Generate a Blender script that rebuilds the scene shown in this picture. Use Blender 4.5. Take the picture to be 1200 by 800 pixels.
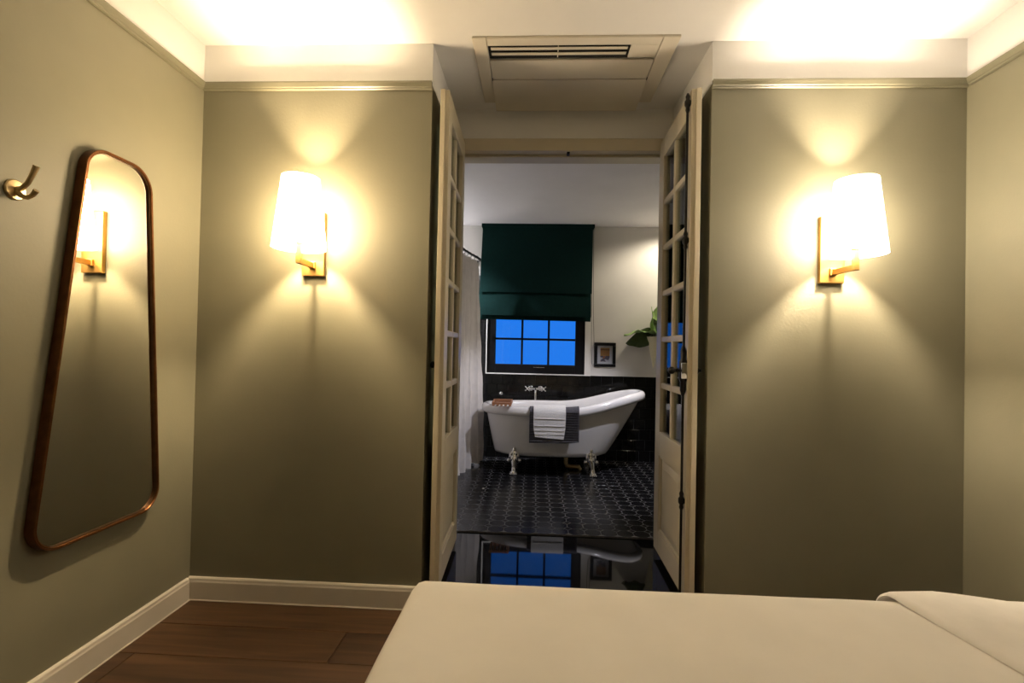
import bpy, bmesh, math, random
from math import sin, cos, pi, radians, sqrt
from mathutils import Vector, Matrix
random.seed(7)
for o in list(bpy.data.objects):
    bpy.data.objects.remove(o, do_unlink=True)
scene = bpy.context.scene
col = scene.collection

# ------------------------------------------------------------------ camera
FOC = 566.68            # focal length in pixels of the 1200 x 800 frame
YAW, PITCH, ROLL, CAMH = 0.0481, 0.0135, 0.0210, 1.15
cam = bpy.data.cameras.new('camera')
cam.sensor_width = 36.0
cam.lens = FOC * 36.0 / 1200.0
cam.clip_start = 0.02
cam_o = bpy.data.objects.new('camera', cam)
col.objects.link(cam_o)
F_ = Vector((-sin(YAW) * cos(PITCH), cos(YAW) * cos(PITCH), sin(PITCH)))
R_ = Vector((cos(YAW), sin(YAW), 0))
U_ = R_.cross(F_)
R2 = R_ * cos(ROLL) + U_ * sin(ROLL)
U2 = U_ * cos(ROLL) - R_ * sin(ROLL)
cam_o.matrix_world = Matrix(((R2.x, U2.x, -F_.x, 0), (R2.y, U2.y, -F_.y, 0), (R2.z, U2.z, -F_.z, CAMH), (0, 0, 0, 1)))
scene.camera = cam_o

# ------------------------------------------------------------------ dusk sky, exposure
world = bpy.data.worlds.new('dusk_sky')
scene.world = world
world.use_nodes = True
wn = world.node_tree
wn.nodes['Background'].inputs[0].default_value = (0.018, 0.215, 0.88, 1)
wn.nodes['Background'].inputs[1].default_value = 1.0
vs = scene.view_settings
vs.view_transform = 'Standard'
vs.look = 'None'
vs.exposure = 0.0
vs.gamma = 1.0
vs.use_curve_mapping = False
SCONCE_I = 16.0          # bulb intensity
SHADE_L = 46.0          # radiance of the glowing shade fabric
BATH_FRONT = 125.0
BATH_LEFT_FILL = 240.0  # power of the added fill lamp behind the curtain
BATH_RIGHT = 42.0

# ------------------------------------------------------------------ room numbers (metres)
D, DN, DB = 2.111, 2.705, 2.88         # bedroom far wall, niche back, bathroom side of that wall
XL, XR = -1.526, 1.795
N1, N2 = -0.479, 0.7405                # niche sides
HC, HR = 2.495, 2.320                  # ceiling, picture rail top
YR = -1.30                             # rear wall of the bedroom
YB, ZB, ZS, HB = 4.874, 0.055, 0.046, 2.386    # bathroom far wall, tile floor, stone sill, bathroom ceiling
BXL, BXR = -1.45, 1.78

# ------------------------------------------------------------------ materials
def new_mat(name):
    m = bpy.data.materials.new(name)
    m.use_nodes = True
    nt = m.node_tree
    return m, nt, nt.nodes['Principled BSDF']

def mat(name, color, rough=0.5, metal=0.0, noise=0.0, nscale=20.0, bump=0.0, bscale=60.0, spec=0.5, coat=0.0, stretch=None, ior=1.5, sheen=0.0):
    m, nt, b = new_mat(name)
    b.inputs['Base Color'].default_value = (*color, 1)
    b.inputs['Roughness'].default_value = rough
    b.inputs['Metallic'].default_value = metal
    b.inputs['Specular IOR Level'].default_value = spec
    b.inputs['IOR'].default_value = ior
    b.inputs['Coat Weight'].default_value = coat
    b.inputs['Coat Roughness'].default_value = 0.04
    b.inputs['Sheen Weight'].default_value = sheen
    tc = nt.nodes.new('ShaderNodeTexCoord')
    mp = nt.nodes.new('ShaderNodeMapping')
    nt.links.new(tc.outputs['Object'], mp.inputs['Vector'])
    if stretch:
        mp.inputs['Scale'].default_value = stretch
    if noise > 0:
        n = nt.nodes.new('ShaderNodeTexNoise')
        n.inputs['Scale'].default_value = nscale
        n.inputs['Detail'].default_value = 6
        nt.links.new(mp.outputs['Vector'], n.inputs['Vector'])
        r = nt.nodes.new('ShaderNodeValToRGB')
        r.color_ramp.elements[0].position = 0.3
        r.color_ramp.elements[1].position = 0.7
        r.color_ramp.elements[0].color = (*[c * (1 - noise) for c in color], 1)
        r.color_ramp.elements[1].color = (*[min(1, c * (1 + noise)) for c in color], 1)
        nt.links.new(n.outputs['Fac'], r.inputs['Fac'])
        nt.links.new(r.outputs['Color'], b.inputs['Base Color'])
    if bump > 0:
        n2 = nt.nodes.new('ShaderNodeTexNoise')
        n2.inputs['Scale'].default_value = bscale
        n2.inputs['Detail'].default_value = 4
        nt.links.new(mp.outputs['Vector'], n2.inputs['Vector'])
        bp = nt.nodes.new('ShaderNodeBump')
        bp.inputs['Strength'].default_value = bump
        bp.inputs['Distance'].default_value = 0.01
        nt.links.new(n2.outputs['Fac'], bp.inputs['Height'])
        nt.links.new(bp.outputs['Normal'], b.inputs['Normal'])
    return m

def glass_mat(name, tint, rough=0.0, ior=1.5, boost=1.0):
    m = bpy.data.materials.new(name)
    m.use_nodes = True
    nt = m.node_tree
    nt.nodes.clear()
    out = nt.nodes.new('ShaderNodeOutputMaterial')
    mx = nt.nodes.new('ShaderNodeMixShader')
    tr = nt.nodes.new('ShaderNodeBsdfTransparent')
    tr.inputs[0].default_value = (*tint, 1)
    gl = nt.nodes.new('ShaderNodeBsdfGlossy')
    gl.inputs['Roughness'].default_value = rough
    fr = nt.nodes.new('ShaderNodeFresnel')
    fr.inputs['IOR'].default_value = ior
    nt.links.new(fr.outputs[0], mx.inputs[0])
    nt.links.new(tr.outputs[0], mx.inputs[1])
    nt.links.new(gl.outputs[0], mx.inputs[2])
    nt.links.new(mx.outputs[0], out.inputs[0])
    return m

def emit_mat(name, color, strength):
    m = bpy.data.materials.new(name)
    m.use_nodes = True
    nt = m.node_tree
    nt.nodes.clear()
    out = nt.nodes.new('ShaderNodeOutputMaterial')
    e = nt.nodes.new('ShaderNodeEmission')
    e.inputs[0].default_value = (*color, 1)
    e.inputs[1].default_value = strength
    nt.links.new(e.outputs[0], out.inputs[0])
    return m

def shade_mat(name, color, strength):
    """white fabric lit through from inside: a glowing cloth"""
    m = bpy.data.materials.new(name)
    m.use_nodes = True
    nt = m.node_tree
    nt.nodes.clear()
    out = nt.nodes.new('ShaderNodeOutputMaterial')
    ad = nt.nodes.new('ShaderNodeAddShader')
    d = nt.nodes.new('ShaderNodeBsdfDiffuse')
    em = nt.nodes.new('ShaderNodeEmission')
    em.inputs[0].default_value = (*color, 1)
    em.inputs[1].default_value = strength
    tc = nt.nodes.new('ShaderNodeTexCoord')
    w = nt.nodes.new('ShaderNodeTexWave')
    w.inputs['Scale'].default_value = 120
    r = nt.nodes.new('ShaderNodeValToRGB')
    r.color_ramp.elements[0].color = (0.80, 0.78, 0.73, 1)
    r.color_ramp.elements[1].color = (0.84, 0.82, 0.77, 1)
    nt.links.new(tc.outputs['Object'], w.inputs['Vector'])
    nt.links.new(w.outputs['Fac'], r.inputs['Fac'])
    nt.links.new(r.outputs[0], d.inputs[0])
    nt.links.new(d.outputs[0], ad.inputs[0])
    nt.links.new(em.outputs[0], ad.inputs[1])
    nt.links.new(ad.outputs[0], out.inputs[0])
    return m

def wood_floor_mat():
    m, nt, b = new_mat('walnut_plank')
    tc = nt.nodes.new('ShaderNodeTexCoord')
    oi = nt.nodes.new('ShaderNodeObjectInfo')
    mp = nt.nodes.new('ShaderNodeMapping')
    mp.inputs['Scale'].default_value = (2.2, 26, 10)
    add = nt.nodes.new('ShaderNodeVectorMath')
    mul = nt.nodes.new('ShaderNodeMath')
    mul.operation = 'MULTIPLY'
    mul.inputs[1].default_value = 37.0
    nt.links.new(oi.outputs['Random'], mul.inputs[0])
    nt.links.new(tc.outputs['Object'], add.inputs[0])
    nt.links.new(mul.outputs[0], add.inputs[1])
    nt.links.new(add.outputs[0], mp.inputs['Vector'])
    n = nt.nodes.new('ShaderNodeTexNoise')
    n.inputs['Scale'].default_value = 1.0
    n.inputs['Detail'].default_value = 8
    n.inputs['Distortion'].default_value = 0.6
    nt.links.new(mp.outputs[0], n.inputs['Vector'])
    r = nt.nodes.new('ShaderNodeValToRGB')
    r.color_ramp.elements[0].position = 0.32
    r.color_ramp.elements[1].position = 0.72
    r.color_ramp.elements[0].color = (0.038, 0.017, 0.006, 1)
    r.color_ramp.elements[1].color = (0.100, 0.048, 0.019, 1)
    nt.links.new(n.outputs['Fac'], r.inputs['Fac'])
    hs = nt.nodes.new('ShaderNodeHueSaturation')
    mr = nt.nodes.new('ShaderNodeMapRange')
    mr.inputs['To Min'].default_value = 0.82
    mr.inputs['To Max'].default_value = 1.15
    nt.links.new(oi.outputs['Random'], mr.inputs['Value'])
    nt.links.new(mr.outputs[0], hs.inputs['Value'])
    nt.links.new(r.outputs[0], hs.inputs['Color'])
    nt.links.new(hs.outputs[0], b.inputs['Base Color'])
    b.inputs['Roughness'].default_value = 0.5
    bp = nt.nodes.new('ShaderNodeBump')
    bp.inputs['Strength'].default_value = 0.12
    bp.inputs['Distance'].default_value = 0.004
    nt.links.new(n.outputs['Fac'], bp.inputs['Height'])
    nt.links.new(bp.outputs[0], b.inputs['Normal'])
    return m

M = {}
M['olive'] = mat('olive_grey_wall_paint', (0.200, 0.189, 0.128), 0.55, noise=0.03, nscale=6, bump=0.05, bscale=90)
M['white_paint'] = mat('white_ceiling_paint', (0.86, 0.855, 0.84), 0.7, noise=0.02, nscale=5, bump=0.04, bscale=80)
M['rail'] = mat('olive_rail_paint', (0.200, 0.189, 0.128), 0.4, noise=0.02)
M['base'] = mat('cream_baseboard_paint', (0.62, 0.58, 0.50), 0.4, noise=0.03, nscale=8)
M['door'] = mat('cream_door_paint', (0.58, 0.52, 0.385), 0.38, noise=0.03, nscale=9, bump=0.03, bscale=50)
M['plank'] = wood_floor_mat()
M['underlay'] = mat('floor_underlay', (0.03, 0.02, 0.012), 0.9, noise=0.1)
M['bath_wall'] = mat('pale_grey_bathroom_paint', (0.66, 0.64, 0.60), 0.65, noise=0.03, nscale=5, bump=0.04, bscale=80)
M['bath_ceil'] = mat('bathroom_ceiling_paint', (0.86, 0.84, 0.85), 0.7, noise=0.02, nscale=4)
M['grout'] = mat('grey_grout', (0.10, 0.10, 0.105), 0.8, noise=0.15, nscale=60)
M['wgrout'] = mat('dark_wall_grout', (0.09, 0.09, 0.09), 0.8, noise=0.15, nscale=60)
M['ftile'] = mat('black_floor_tile_glaze', (0.006, 0.006, 0.007), 0.20, noise=0.3, nscale=30, bump=0.03, bscale=25, spec=0.3)
M['wtile'] = mat('black_wall_tile_glaze', (0.005, 0.005, 0.005), 0.10, noise=0.3, nscale=30, bump=0.05, bscale=14, spec=0.3)
M['granite'] = mat('polished_black_stone', (0.006, 0.006, 0.007), 0.03, noise=0.5, nscale=120, ior=1.40, bump=0.006, bscale=6)
M['enamel'] = mat('white_enamel', (0.80, 0.79, 0.80), 0.12, noise=0.01, nscale=4, coat=0.4)
M['chrome'] = mat('chrome', (0.82, 0.82, 0.82), 0.08, metal=1.0, noise=0.02)
M['brass'] = mat('satin_brass', (0.42, 0.25, 0.075), 0.42, metal=1.0, noise=0.05, nscale=40)
M['hookbrass'] = mat('pale_brass', (0.58, 0.45, 0.25), 0.32, metal=1.0, noise=0.05, nscale=40)
M['bronze'] = mat('antique_copper_frame', (0.15, 0.062, 0.021), 0.34, metal=0.85, noise=0.25, nscale=25)
M['bronze_in'] = mat('dark_bronze_inner_edge', (0.10, 0.05, 0.02), 0.35, metal=0.8, noise=0.2, nscale=25)
M['mirror'] = mat('silvered_glass', (0.86, 0.86, 0.84), 0.0, metal=1.0)
M['black_metal'] = mat('black_iron', (0.012, 0.011, 0.010), 0.35, metal=0.6, noise=0.2, nscale=60)
M['black_frame'] = mat('black_window_frame', (0.004, 0.004, 0.005), 0.40, noise=0.2, nscale=40, spec=0.25)
M['ac'] = mat('cream_plastic', (0.72, 0.67, 0.56), 0.4, noise=0.02, nscale=10)
M['dark'] = mat('dark_void', (0.006, 0.006, 0.006), 0.8, noise=0.1)
M['linen'] = mat('white_cotton_spread', (0.80, 0.77, 0.71), 0.85, noise=0.025, nscale=9, bump=0.10, bscale=7, sheen=0.1)
M['linen2'] = mat('white_cotton_sheet', (0.78, 0.75, 0.70), 0.85, noise=0.04, nscale=14, bump=0.25, bscale=10, sheen=0.1)
M['bedbase'] = mat('dark_bed_base_fabric', (0.06, 0.05, 0.04), 0.9, noise=0.15, nscale=80, bump=0.1)
M['mattress'] = mat('mattress_ticking', (0.70, 0.68, 0.64), 0.9, noise=0.04, nscale=40)
M['curtain'] = mat('white_shower_curtain', (0.74, 0.71, 0.70), 0.6, noise=0.05, nscale=18, bump=0.25, bscale=16)
M['blind'] = mat('dark_green_blind_fabric', (0.0035, 0.020, 0.018), 0.9, noise=0.12, nscale=40, bump=0.08, bscale=120, spec=0.1)
M['towel_w'] = mat('white_terry', (0.72, 0.71, 0.71), 0.95, noise=0.06, nscale=90, bump=0.5, bscale=160)
M['towel_g'] = mat('charcoal_terry', (0.075, 0.072, 0.085), 0.95, noise=0.2, nscale=90, bump=0.5, bscale=160)
M['towel_gd'] = mat('charcoal_stitching', (0.16, 0.155, 0.17), 0.95, noise=0.2, nscale=90)
M['traywood'] = mat('brown_bath_tray_wood', (0.36, 0.17, 0.085), 0.5, noise=0.3, nscale=18, stretch=(1, 6, 6), bump=0.1)
M['leaf'] = mat('green_leaf', (0.26, 0.40, 0.13), 0.45, noise=0.35, nscale=22, stretch=(1, 5, 1))
M['leaf_shaded'] = mat('shaded_green_leaf', (0.045, 0.075, 0.018), 0.45, noise=0.3, nscale=22)  # shade of a leaf underside put into the green
M['planter'] = mat('pale_cream_ceramic', (0.80, 0.74, 0.50), 0.45, noise=0.05)
M['mat_white'] = mat('white_picture_mount', (0.78, 0.77, 0.75), 0.8, noise=0.02)
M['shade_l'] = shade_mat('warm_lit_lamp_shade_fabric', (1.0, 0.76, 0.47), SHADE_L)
M['lining_l'] = shade_mat('warm_added_lining', (1.0, 0.76, 0.47), SHADE_L * 0.30)  # inner layers added with a weaker glow, so less light falls downward
M['lining_r'] = shade_mat('soft_added_lining', (1.0, 0.82, 0.61), SHADE_L * 0.25)
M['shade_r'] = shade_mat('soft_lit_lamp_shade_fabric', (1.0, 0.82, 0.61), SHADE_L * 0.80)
M['shade_rim'] = mat('shade_binding', (0.10, 0.08, 0.06), 0.8, noise=0.05)
M['door_glass'] = glass_mat('door_glass', (0.80, 0.86, 0.82), 0.0, 1.5)
M['window_glass'] = glass_mat('window_glass', (0.97, 0.98, 1.0), 0.0, 1.45)
M['bulb_l'] = emit_mat('warm_bulb_glow', (1.0, 0.76, 0.48), SCONCE_I / (0.034 * 0.085))
M['bulb_r'] = emit_mat('soft_white_bulb_glow', (1.0, 0.81, 0.60), SCONCE_I * 1.05 / (0.034 * 0.085))
M['bulb_white'] = mat('white_bulb_plastic', (0.8, 0.78, 0.74), 0.5, noise=0.02)
M['lens'] = emit_mat('downlight_lens_glow', (1.0, 0.85, 0.65), 6.0)
M['bead'] = mat('white_metal_edge_bead', (0.75, 0.74, 0.70), 0.35, noise=0.03)

def art_mat():
    m, nt, b = new_mat('small_colour_print')
    tc = nt.nodes.new('ShaderNodeTexCoord')
    v = nt.nodes.new('ShaderNodeTexVoronoi')
    v.inputs['Scale'].default_value = 42
    nt.links.new(tc.outputs['Object'], v.inputs['Vector'])
    sx = nt.nodes.new('ShaderNodeSeparateXYZ')
    nt.links.new(tc.outputs['Object'], sx.inputs[0])
    mr = nt.nodes.new('ShaderNodeMapRange')
    mr.inputs['From Min'].default_value = -0.075
    mr.inputs['From Max'].default_value = 0.075
    nt.links.new(sx.outputs['Z'], mr.inputs['Value'])
    r = nt.nodes.new('ShaderNodeValToRGB')
    cr = r.color_ramp
    cr.interpolation = 'CONSTANT'
    cr.elements[0].position = 0.0
    cr.elements[0].color = (0.10, 0.09, 0.12, 1)
    cr.elements[1].position = 0.42
    cr.elements[1].color = (0.55, 0.26, 0.07, 1)
    e = cr.elements.new(0.80)
    e.color = (0.22, 0.08, 0.03, 1)
    e = cr.elements.new(0.86)
    e.color = (0.50, 0.27, 0.08, 1)
    nt.links.new(mr.outputs[0], r.inputs['Fac'])
    r2 = nt.nodes.new('ShaderNodeValToRGB')
    r2.color_ramp.interpolation = 'CONSTANT'
    r2.color_ramp.elements[0].color = (0.62, 0.60, 0.62, 1)
    r2.color_ramp.elements[1].position = 0.45
    r2.color_ramp.elements[1].color = (0.14, 0.12, 0.16, 1)
    e = r2.color_ramp.elements.new(0.75)
    e.color = (0.45, 0.16, 0.08, 1)
    nt.links.new(v.outputs['Color'], r2.inputs['Fac'])
    mx = nt.nodes.new('ShaderNodeMix')
    mx.data_type = 'RGBA'
    lt = nt.nodes.new('ShaderNodeMath')
    lt.operation = 'LESS_THAN'
    lt.inputs[1].default_value = 0.42
    nt.links.new(mr.outputs[0], lt.inputs[0])
    nt.links.new(lt.outputs[0], mx.inputs['Factor'])
    nt.links.new(r.outputs[0], mx.inputs['A'])
    nt.links.new(r2.outputs[0], mx.inputs['B'])
    nt.links.new(mx.outputs['Result'], b.inputs['Base Color'])
    b.inputs['Roughness'].default_value = 0.5
    return m
M['art'] = art_mat()

# ------------------------------------------------------------------ helpers
def tag(o, label=None, cat=None, group=None, kind=None):
    if label: o['label'] = label
    if cat: o['category'] = cat
    if group: o['group'] = group
    if kind: o['kind'] = kind
    return o

def empty(name, loc=(0, 0, 0), rz=0.0):
    o = bpy.data.objects.new(name, None)
    col.objects.link(o)
    o.location = loc
    o.rotation_euler = (0, 0, rz)
    o.empty_display_size = 0.1
    return o

class MB:
    """collects shapes in one bmesh; build() links ONE mesh object"""
    def __init__(s):
        s.bm = bmesh.new()
    def box(s, x0, x1, y0, y1, z0, z1, bevel=0.0, seg=2, mi=0):
        t = bmesh.new()
        vv = [t.verts.new(p) for p in ((x0, y0, z0), (x1, y0, z0), (x1, y1, z0), (x0, y1, z0), (x0, y0, z1), (x1, y0, z1), (x1, y1, z1), (x0, y1, z1))]
        for f in ((0, 3, 2, 1), (4, 5, 6, 7), (0, 1, 5, 4), (1, 2, 6, 5), (2, 3, 7, 6), (3, 0, 4, 7)):
            t.faces.new([vv[i] for i in f]).material_index = mi
        bmesh.ops.recalc_face_normals(t, faces=t.faces)
        if bevel > 0:
            bmesh.ops.bevel(t, geom=t.edges[:], offset=bevel, segments=seg, profile=0.5, affect='EDGES')
        s.merge(t)
        return s
    def merge(s, t):
        mp = {}
        for vtx in t.verts:
            mp[vtx] = s.bm.verts.new(vtx.co)
        for f in t.faces:
            try:
                nf = s.bm.faces.new([mp[q] for q in f.verts])
                nf.material_index = f.material_index
            except ValueError:
                pass
        t.free()
    def rings(s, rings, close=True, cap0=True, cap1=True, mi=0, loop=False):
        rv = [[s.bm.verts.new(p) for p in r] for r in rings]
        n = len(rv[0])
        rr = list(range(len(rv) - 1))
        pairs = [(k, k + 1) for k in rr] + ([(len(rv) - 1, 0)] if loop else [])
        for a, b in pairs:
            for i in range(n if close else n - 1):
                j = (i + 1) % n
                s.bm.faces.new((rv[a][i], rv[a][j], rv[b][j], rv[b][i])).material_index = mi
        if close and not loop:
            if cap0: s.bm.faces.new(rv[0][::-1]).material_index = mi
            if cap1: s.bm.faces.new(rv[-1]).material_index = mi
        return s
    def tube(s, pts, rad, n=10, mi=0, cap=True, flat=1.0):
        pts = [Vector(p) for p in pts]
        if not isinstance(rad, (list, tuple)): rad = [rad] * len(pts)
        rs = []
        prev = None
        for i, p in enumerate(pts):
            d = (pts[min(i + 1, len(pts) - 1)] - pts[max(i - 1, 0)]).normalized()
            if prev is None:
                up = Vector((0, 0, 1)) if abs(d.z) < 0.9 else Vector((1, 0, 0))
                a = d.cross(up).normalized()
            else:
                a = (prev - d * prev.dot(d)).normalized()
            prev = a
            b = d.cross(a)
            rs.append([p + a * (rad[i] * cos(2 * pi * k / n)) + b * (rad[i] * flat * sin(2 * pi * k / n)) for k in range(n)])
        return s.rings(rs, True, cap, cap, mi)
    def lathe(s, prof, c, n=32, axis='z', mi=0, cap=True):
        rs = []
        for r, h in prof:
            ring = []
            for k in range(n):
                a = 2 * pi * k / n
                if axis == 'z': q = (c[0] + r * cos(a), c[1] + r * sin(a), c[2] + h)
                elif axis == 'y': q = (c[0] + r * cos(a), c[1] + h, c[2] + r * sin(a))
                else: q = (c[0] + h, c[1] + r * cos(a), c[2] + r * sin(a))
                ring.append(q)
            rs.append(ring)
        return s.rings(rs, True, cap, cap, mi)
    def ball(s, c, r, n=10, mi=0):
        rx, ry, rz = (r, r, r) if not isinstance(r, (list, tuple)) else r
        rs = []
        for i in range(1, n):
            ph = -pi / 2 + pi * i / n
            rs.append([(c[0] + rx * cos(ph) * cos(2 * pi * k / (n * 2)), c[1] + ry * cos(ph) * sin(2 * pi * k / (n * 2)), c[2] + rz * sin(ph)) for k in range(n * 2)])
        return s.rings(rs, True, True, True, mi)
    def build(s, name, material, parent=None, smooth=False, angle=40, loc=None):
        bmesh.ops.recalc_face_normals(s.bm, faces=s.bm.faces)
        me = bpy.data.meshes.new(name)
        s.bm.to_mesh(me)
        s.bm.free()
        for m_ in (material if isinstance(material, (list, tuple)) else [material]):
            me.materials.append(m_)
        if smooth:
            for p in me.polygons: p.use_smooth = True
            me.set_sharp_from_angle(angle=radians(angle))
        o = bpy.data.objects.new(name, me)
        col.objects.link(o)
        if parent is not None: o.parent = parent
        if loc is not None: o.location = loc
        return o

def linked(name, src, parent, loc=(0, 0, 0), rot=None):
    o = src.copy()
    o.name = name
    col.objects.link(o)
    o.parent = parent
    o.location = loc
    if rot: o.rotation_euler = rot
    return o

def struct(name, mb, material, label, cat, **k):
    return tag(mb.build(name, material, **k), label, cat, None, 'structure')

def sstep(t):
    t = max(0.0, min(1.0, t))
    return t * t * (3 - 2 * t)

# ================================================================== SETTING: bedroom
ZP = 2.308     # height where olive paint meets white
def two_tone(x0, x1, y0, y1):
    return MB().box(x0, x1, y0, y1, 0, ZP, mi=0).box(x0, x1, y0, y1, ZP, HC, mi=1)
PW = [M['olive'], M['white_paint']]
struct('wall_left', two_tone(XL - 0.1, XL, YR - 0.1, D), PW, 'olive grey side wall with the tall mirror and white upper band', 'wall')
struct('wall_right', two_tone(XR, XR + 0.1, YR - 0.1, D), PW, 'olive grey side wall beyond the head of the bed', 'wall')
struct('wall_rear', two_tone(XL, XR, YR - 0.1, YR), PW, 'olive grey wall facing the bathroom doorway from across the bed', 'wall')
struct('wall_back_left', two_tone(XL - 0.1, N1, D, DB), PW, 'olive grey wall section with sconce beside the mirror wall', 'wall')
struct('wall_back_right', two_tone(N2, XR + 0.1, D, DB), PW, 'olive grey wall section with sconce between doorway and bed head', 'wall')
OX0, OX1, OZ1 = -0.452, 0.712, 2.254      # clear door opening
JB = 0.026
nb = MB()
nb.box(N1, OX0 - JB, DN, DB, 0, HC).box(OX1 + JB, N2, DN, DB, 0, HC).box(OX0 - JB, OX1 + JB, DN, DB, OZ1 + 0.072, HC)
struct('wall_niche', nb, M['white_paint'], 'cream wall over the doorway at the back of the niche', 'wall')
fr = tag(empty('trim_1', (0, DN, 0)), 'cream painted door frame around the bathroom opening', 'door frame', kind='structure')
MB().box(OX0 - JB, OX0, 0.0, DB - DN, ZS, OZ1, 0.003).build('jamb', M['door'], fr)
MB().box(OX1, OX1 + JB, 0.0, DB - DN, ZS, OZ1, 0.003).build('jamb', M['door'], fr)
MB().box(OX0 - JB, OX1 + JB, -0.016, DB - DN, OZ1, OZ1 + 0.07, 0.004).build('head', M['door'], fr)
MB().box(OX0, OX1, 0.04, 0.075, OZ1 - 0.014, OZ1, 0.003).build('stop_bead', M['door'], fr)
MB().box(0.155, 0.172, -0.004, 0.03, OZ1 - 0.012, OZ1 + 0.001, 0.002).build('magnetic_catch', M['black_metal'], fr)

struct('ceiling', MB().box(XL - 0.1, XR + 0.1, YR - 0.1, DB, HC, HC + 0.1), M['white_paint'], 'white bedroom ceiling lit by the sconces', 'ceiling')

# bedroom floor : planks
floor = struct('floor', MB().box(XL, XR, YR, D, -0.06, -0.010), M['underlay'], 'dark walnut plank floor of the bedroom', 'floor')
pw, plen, gap = 0.192, 1.28, 0.0012
row = 0
y = D
pcache = {}
while y > YR + 0.01:
    y0 = max(YR, y - pw)
    off = -((row * 0.47) % 1.0) * plen + (0.12 if row % 2 else 0.0)
    x = XL + off
    while x < XR:
        a, b = max(XL, x), min(XR, x + plen)
        if b - a > 0.02:
            MB().box(-(b - a) / 2 + gap, (b - a) / 2 - gap, -(y - y0) / 2 + gap, (y - y0) / 2 - gap, -0.010, 0.0, 0.0012, 1).build('plank', M['plank'], floor, loc=((a + b) / 2, (y + y0) / 2, 0))
        x += plen
    y -= pw
    row += 1

# baseboards
def baseboard(name, run, label):
    """run = list of two xy points; the room lies to the left of the direction"""
    (xa, ya), (xb, yb) = run
    dx, dy = xb - xa, yb - ya
    l = sqrt(dx * dx + dy * dy)
    ux, uy = dx / l, dy / l
    nx, ny = -uy, ux
    prof = [(0, 0), (0.018, 0), (0.018, 0.003), (0.0145, 0.004), (0.0145, 0.080), (0.012, 0.086), (0.011, 0.094), (0.006, 0.099), (0, 0.100)]
    mb = MB()
    mb.rings([[(xa + nx * o, ya + ny * o, z) for o, z in prof], [(xb + nx * o, yb + ny * o, z) for o, z in prof]])
    return struct(name, mb, M['base'], label, 'baseboard')
baseboard('baseboard_left', [(XL, D - 0.018), (XL, YR)], 'cream baseboard along the floor under the tall mirror')
baseboard('baseboard_back_left', [(N1, D), (XL, D)], 'cream baseboard on the wall left of the doorway')
baseboard('baseboard_back_right', [(XR, D), (N2, D)], 'cream baseboard on the wall behind the bed side')
baseboard('baseboard_right', [(XR, YR), (XR, D - 0.018)], 'cream baseboard along the wall at the head of the bed')

# picture rails
def rail(name, run, label):
    (xa, ya), (xb, yb) = run
    dx, dy = xb - xa, yb - ya
    l = sqrt(dx * dx + dy * dy)
    nx, ny = -dy / l, dx / l
    z = HR - 0.034
    prof = [(0, 0), (0.006, 0.0), (0.010, 0.003), (0.010, 0.008), (0.014, 0.011), (0.018, 0.026), (0.018, 0.034), (0, 0.034)]
    mb = MB()
    mb.rings([[(xa + nx * o, ya + ny * o, z + h) for o, h in prof], [(xb + nx * o, yb + ny * o, z + h) for o, h in prof]])
    return struct(name, mb, M['rail'], label, 'picture rail')
rail('trim_2', [(XL, D - 0.018), (XL, YR)], 'olive picture rail high on the mirror wall')
rail('trim_3', [(N1, D), (XL, D)], 'olive picture rail above the sconce near the mirror wall')
rail('trim_4', [(XR, D), (N2, D)], 'olive picture rail above the sconce near the bed head')
rail('trim_5', [(XR, YR), (XR, D - 0.018)], 'olive picture rail high on the wall at the bed head')

# stone sill in the niche
struct('floor_niche', MB().box(N1, N2, D, DB + 0.006, -0.06, ZS, 0.003, 2), M['granite'], 'polished black stone slab in the niche reflecting the bathroom window', 'floor')

# ================================================================== SETTING: bathroom
WX0, WX1, WZ0, WZ1 = -0.486, 0.497, 0.897, 1.96      # window hole
TW = 0.008                                           # tile thickness
WF = YB + TW                                         # plaster face behind the tiles
bw = MB()
for a in ((BXL - 0.1, WX0, 0.0, HB), (WX1, BXR + 0.1, 0.0, HB), (WX0, WX1, 0.0, WZ0), (WX0, WX1, WZ1, HB)):
    bw.box(a[0], a[1], YB, YB + 0.12, a[2], a[3])
wall_bath = struct('wall_bathroom_window', bw, M['bath_wall'], 'pale bathroom wall with window, half tiled in black', 'wall')
struct('wall_bathroom_left', MB().box(BXL - 0.1, BXL, DB, YB, 0, HB), M['bath_wall'], 'pale bathroom wall behind the shower curtain', 'wall')
struct('wall_bathroom_right', MB().box(BXR, BXR + 0.1, DB, YB, 0, HB), M['bath_wall'], 'pale bathroom wall hidden past the open glazed door', 'wall')
struct('ceiling_bathroom', MB().box(BXL - 0.1, BXR + 0.1, DB, YB + 0.12, HB, HB + 0.1), M['bath_ceil'], 'grey white bathroom ceiling seen through the doorway', 'ceiling')
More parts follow.
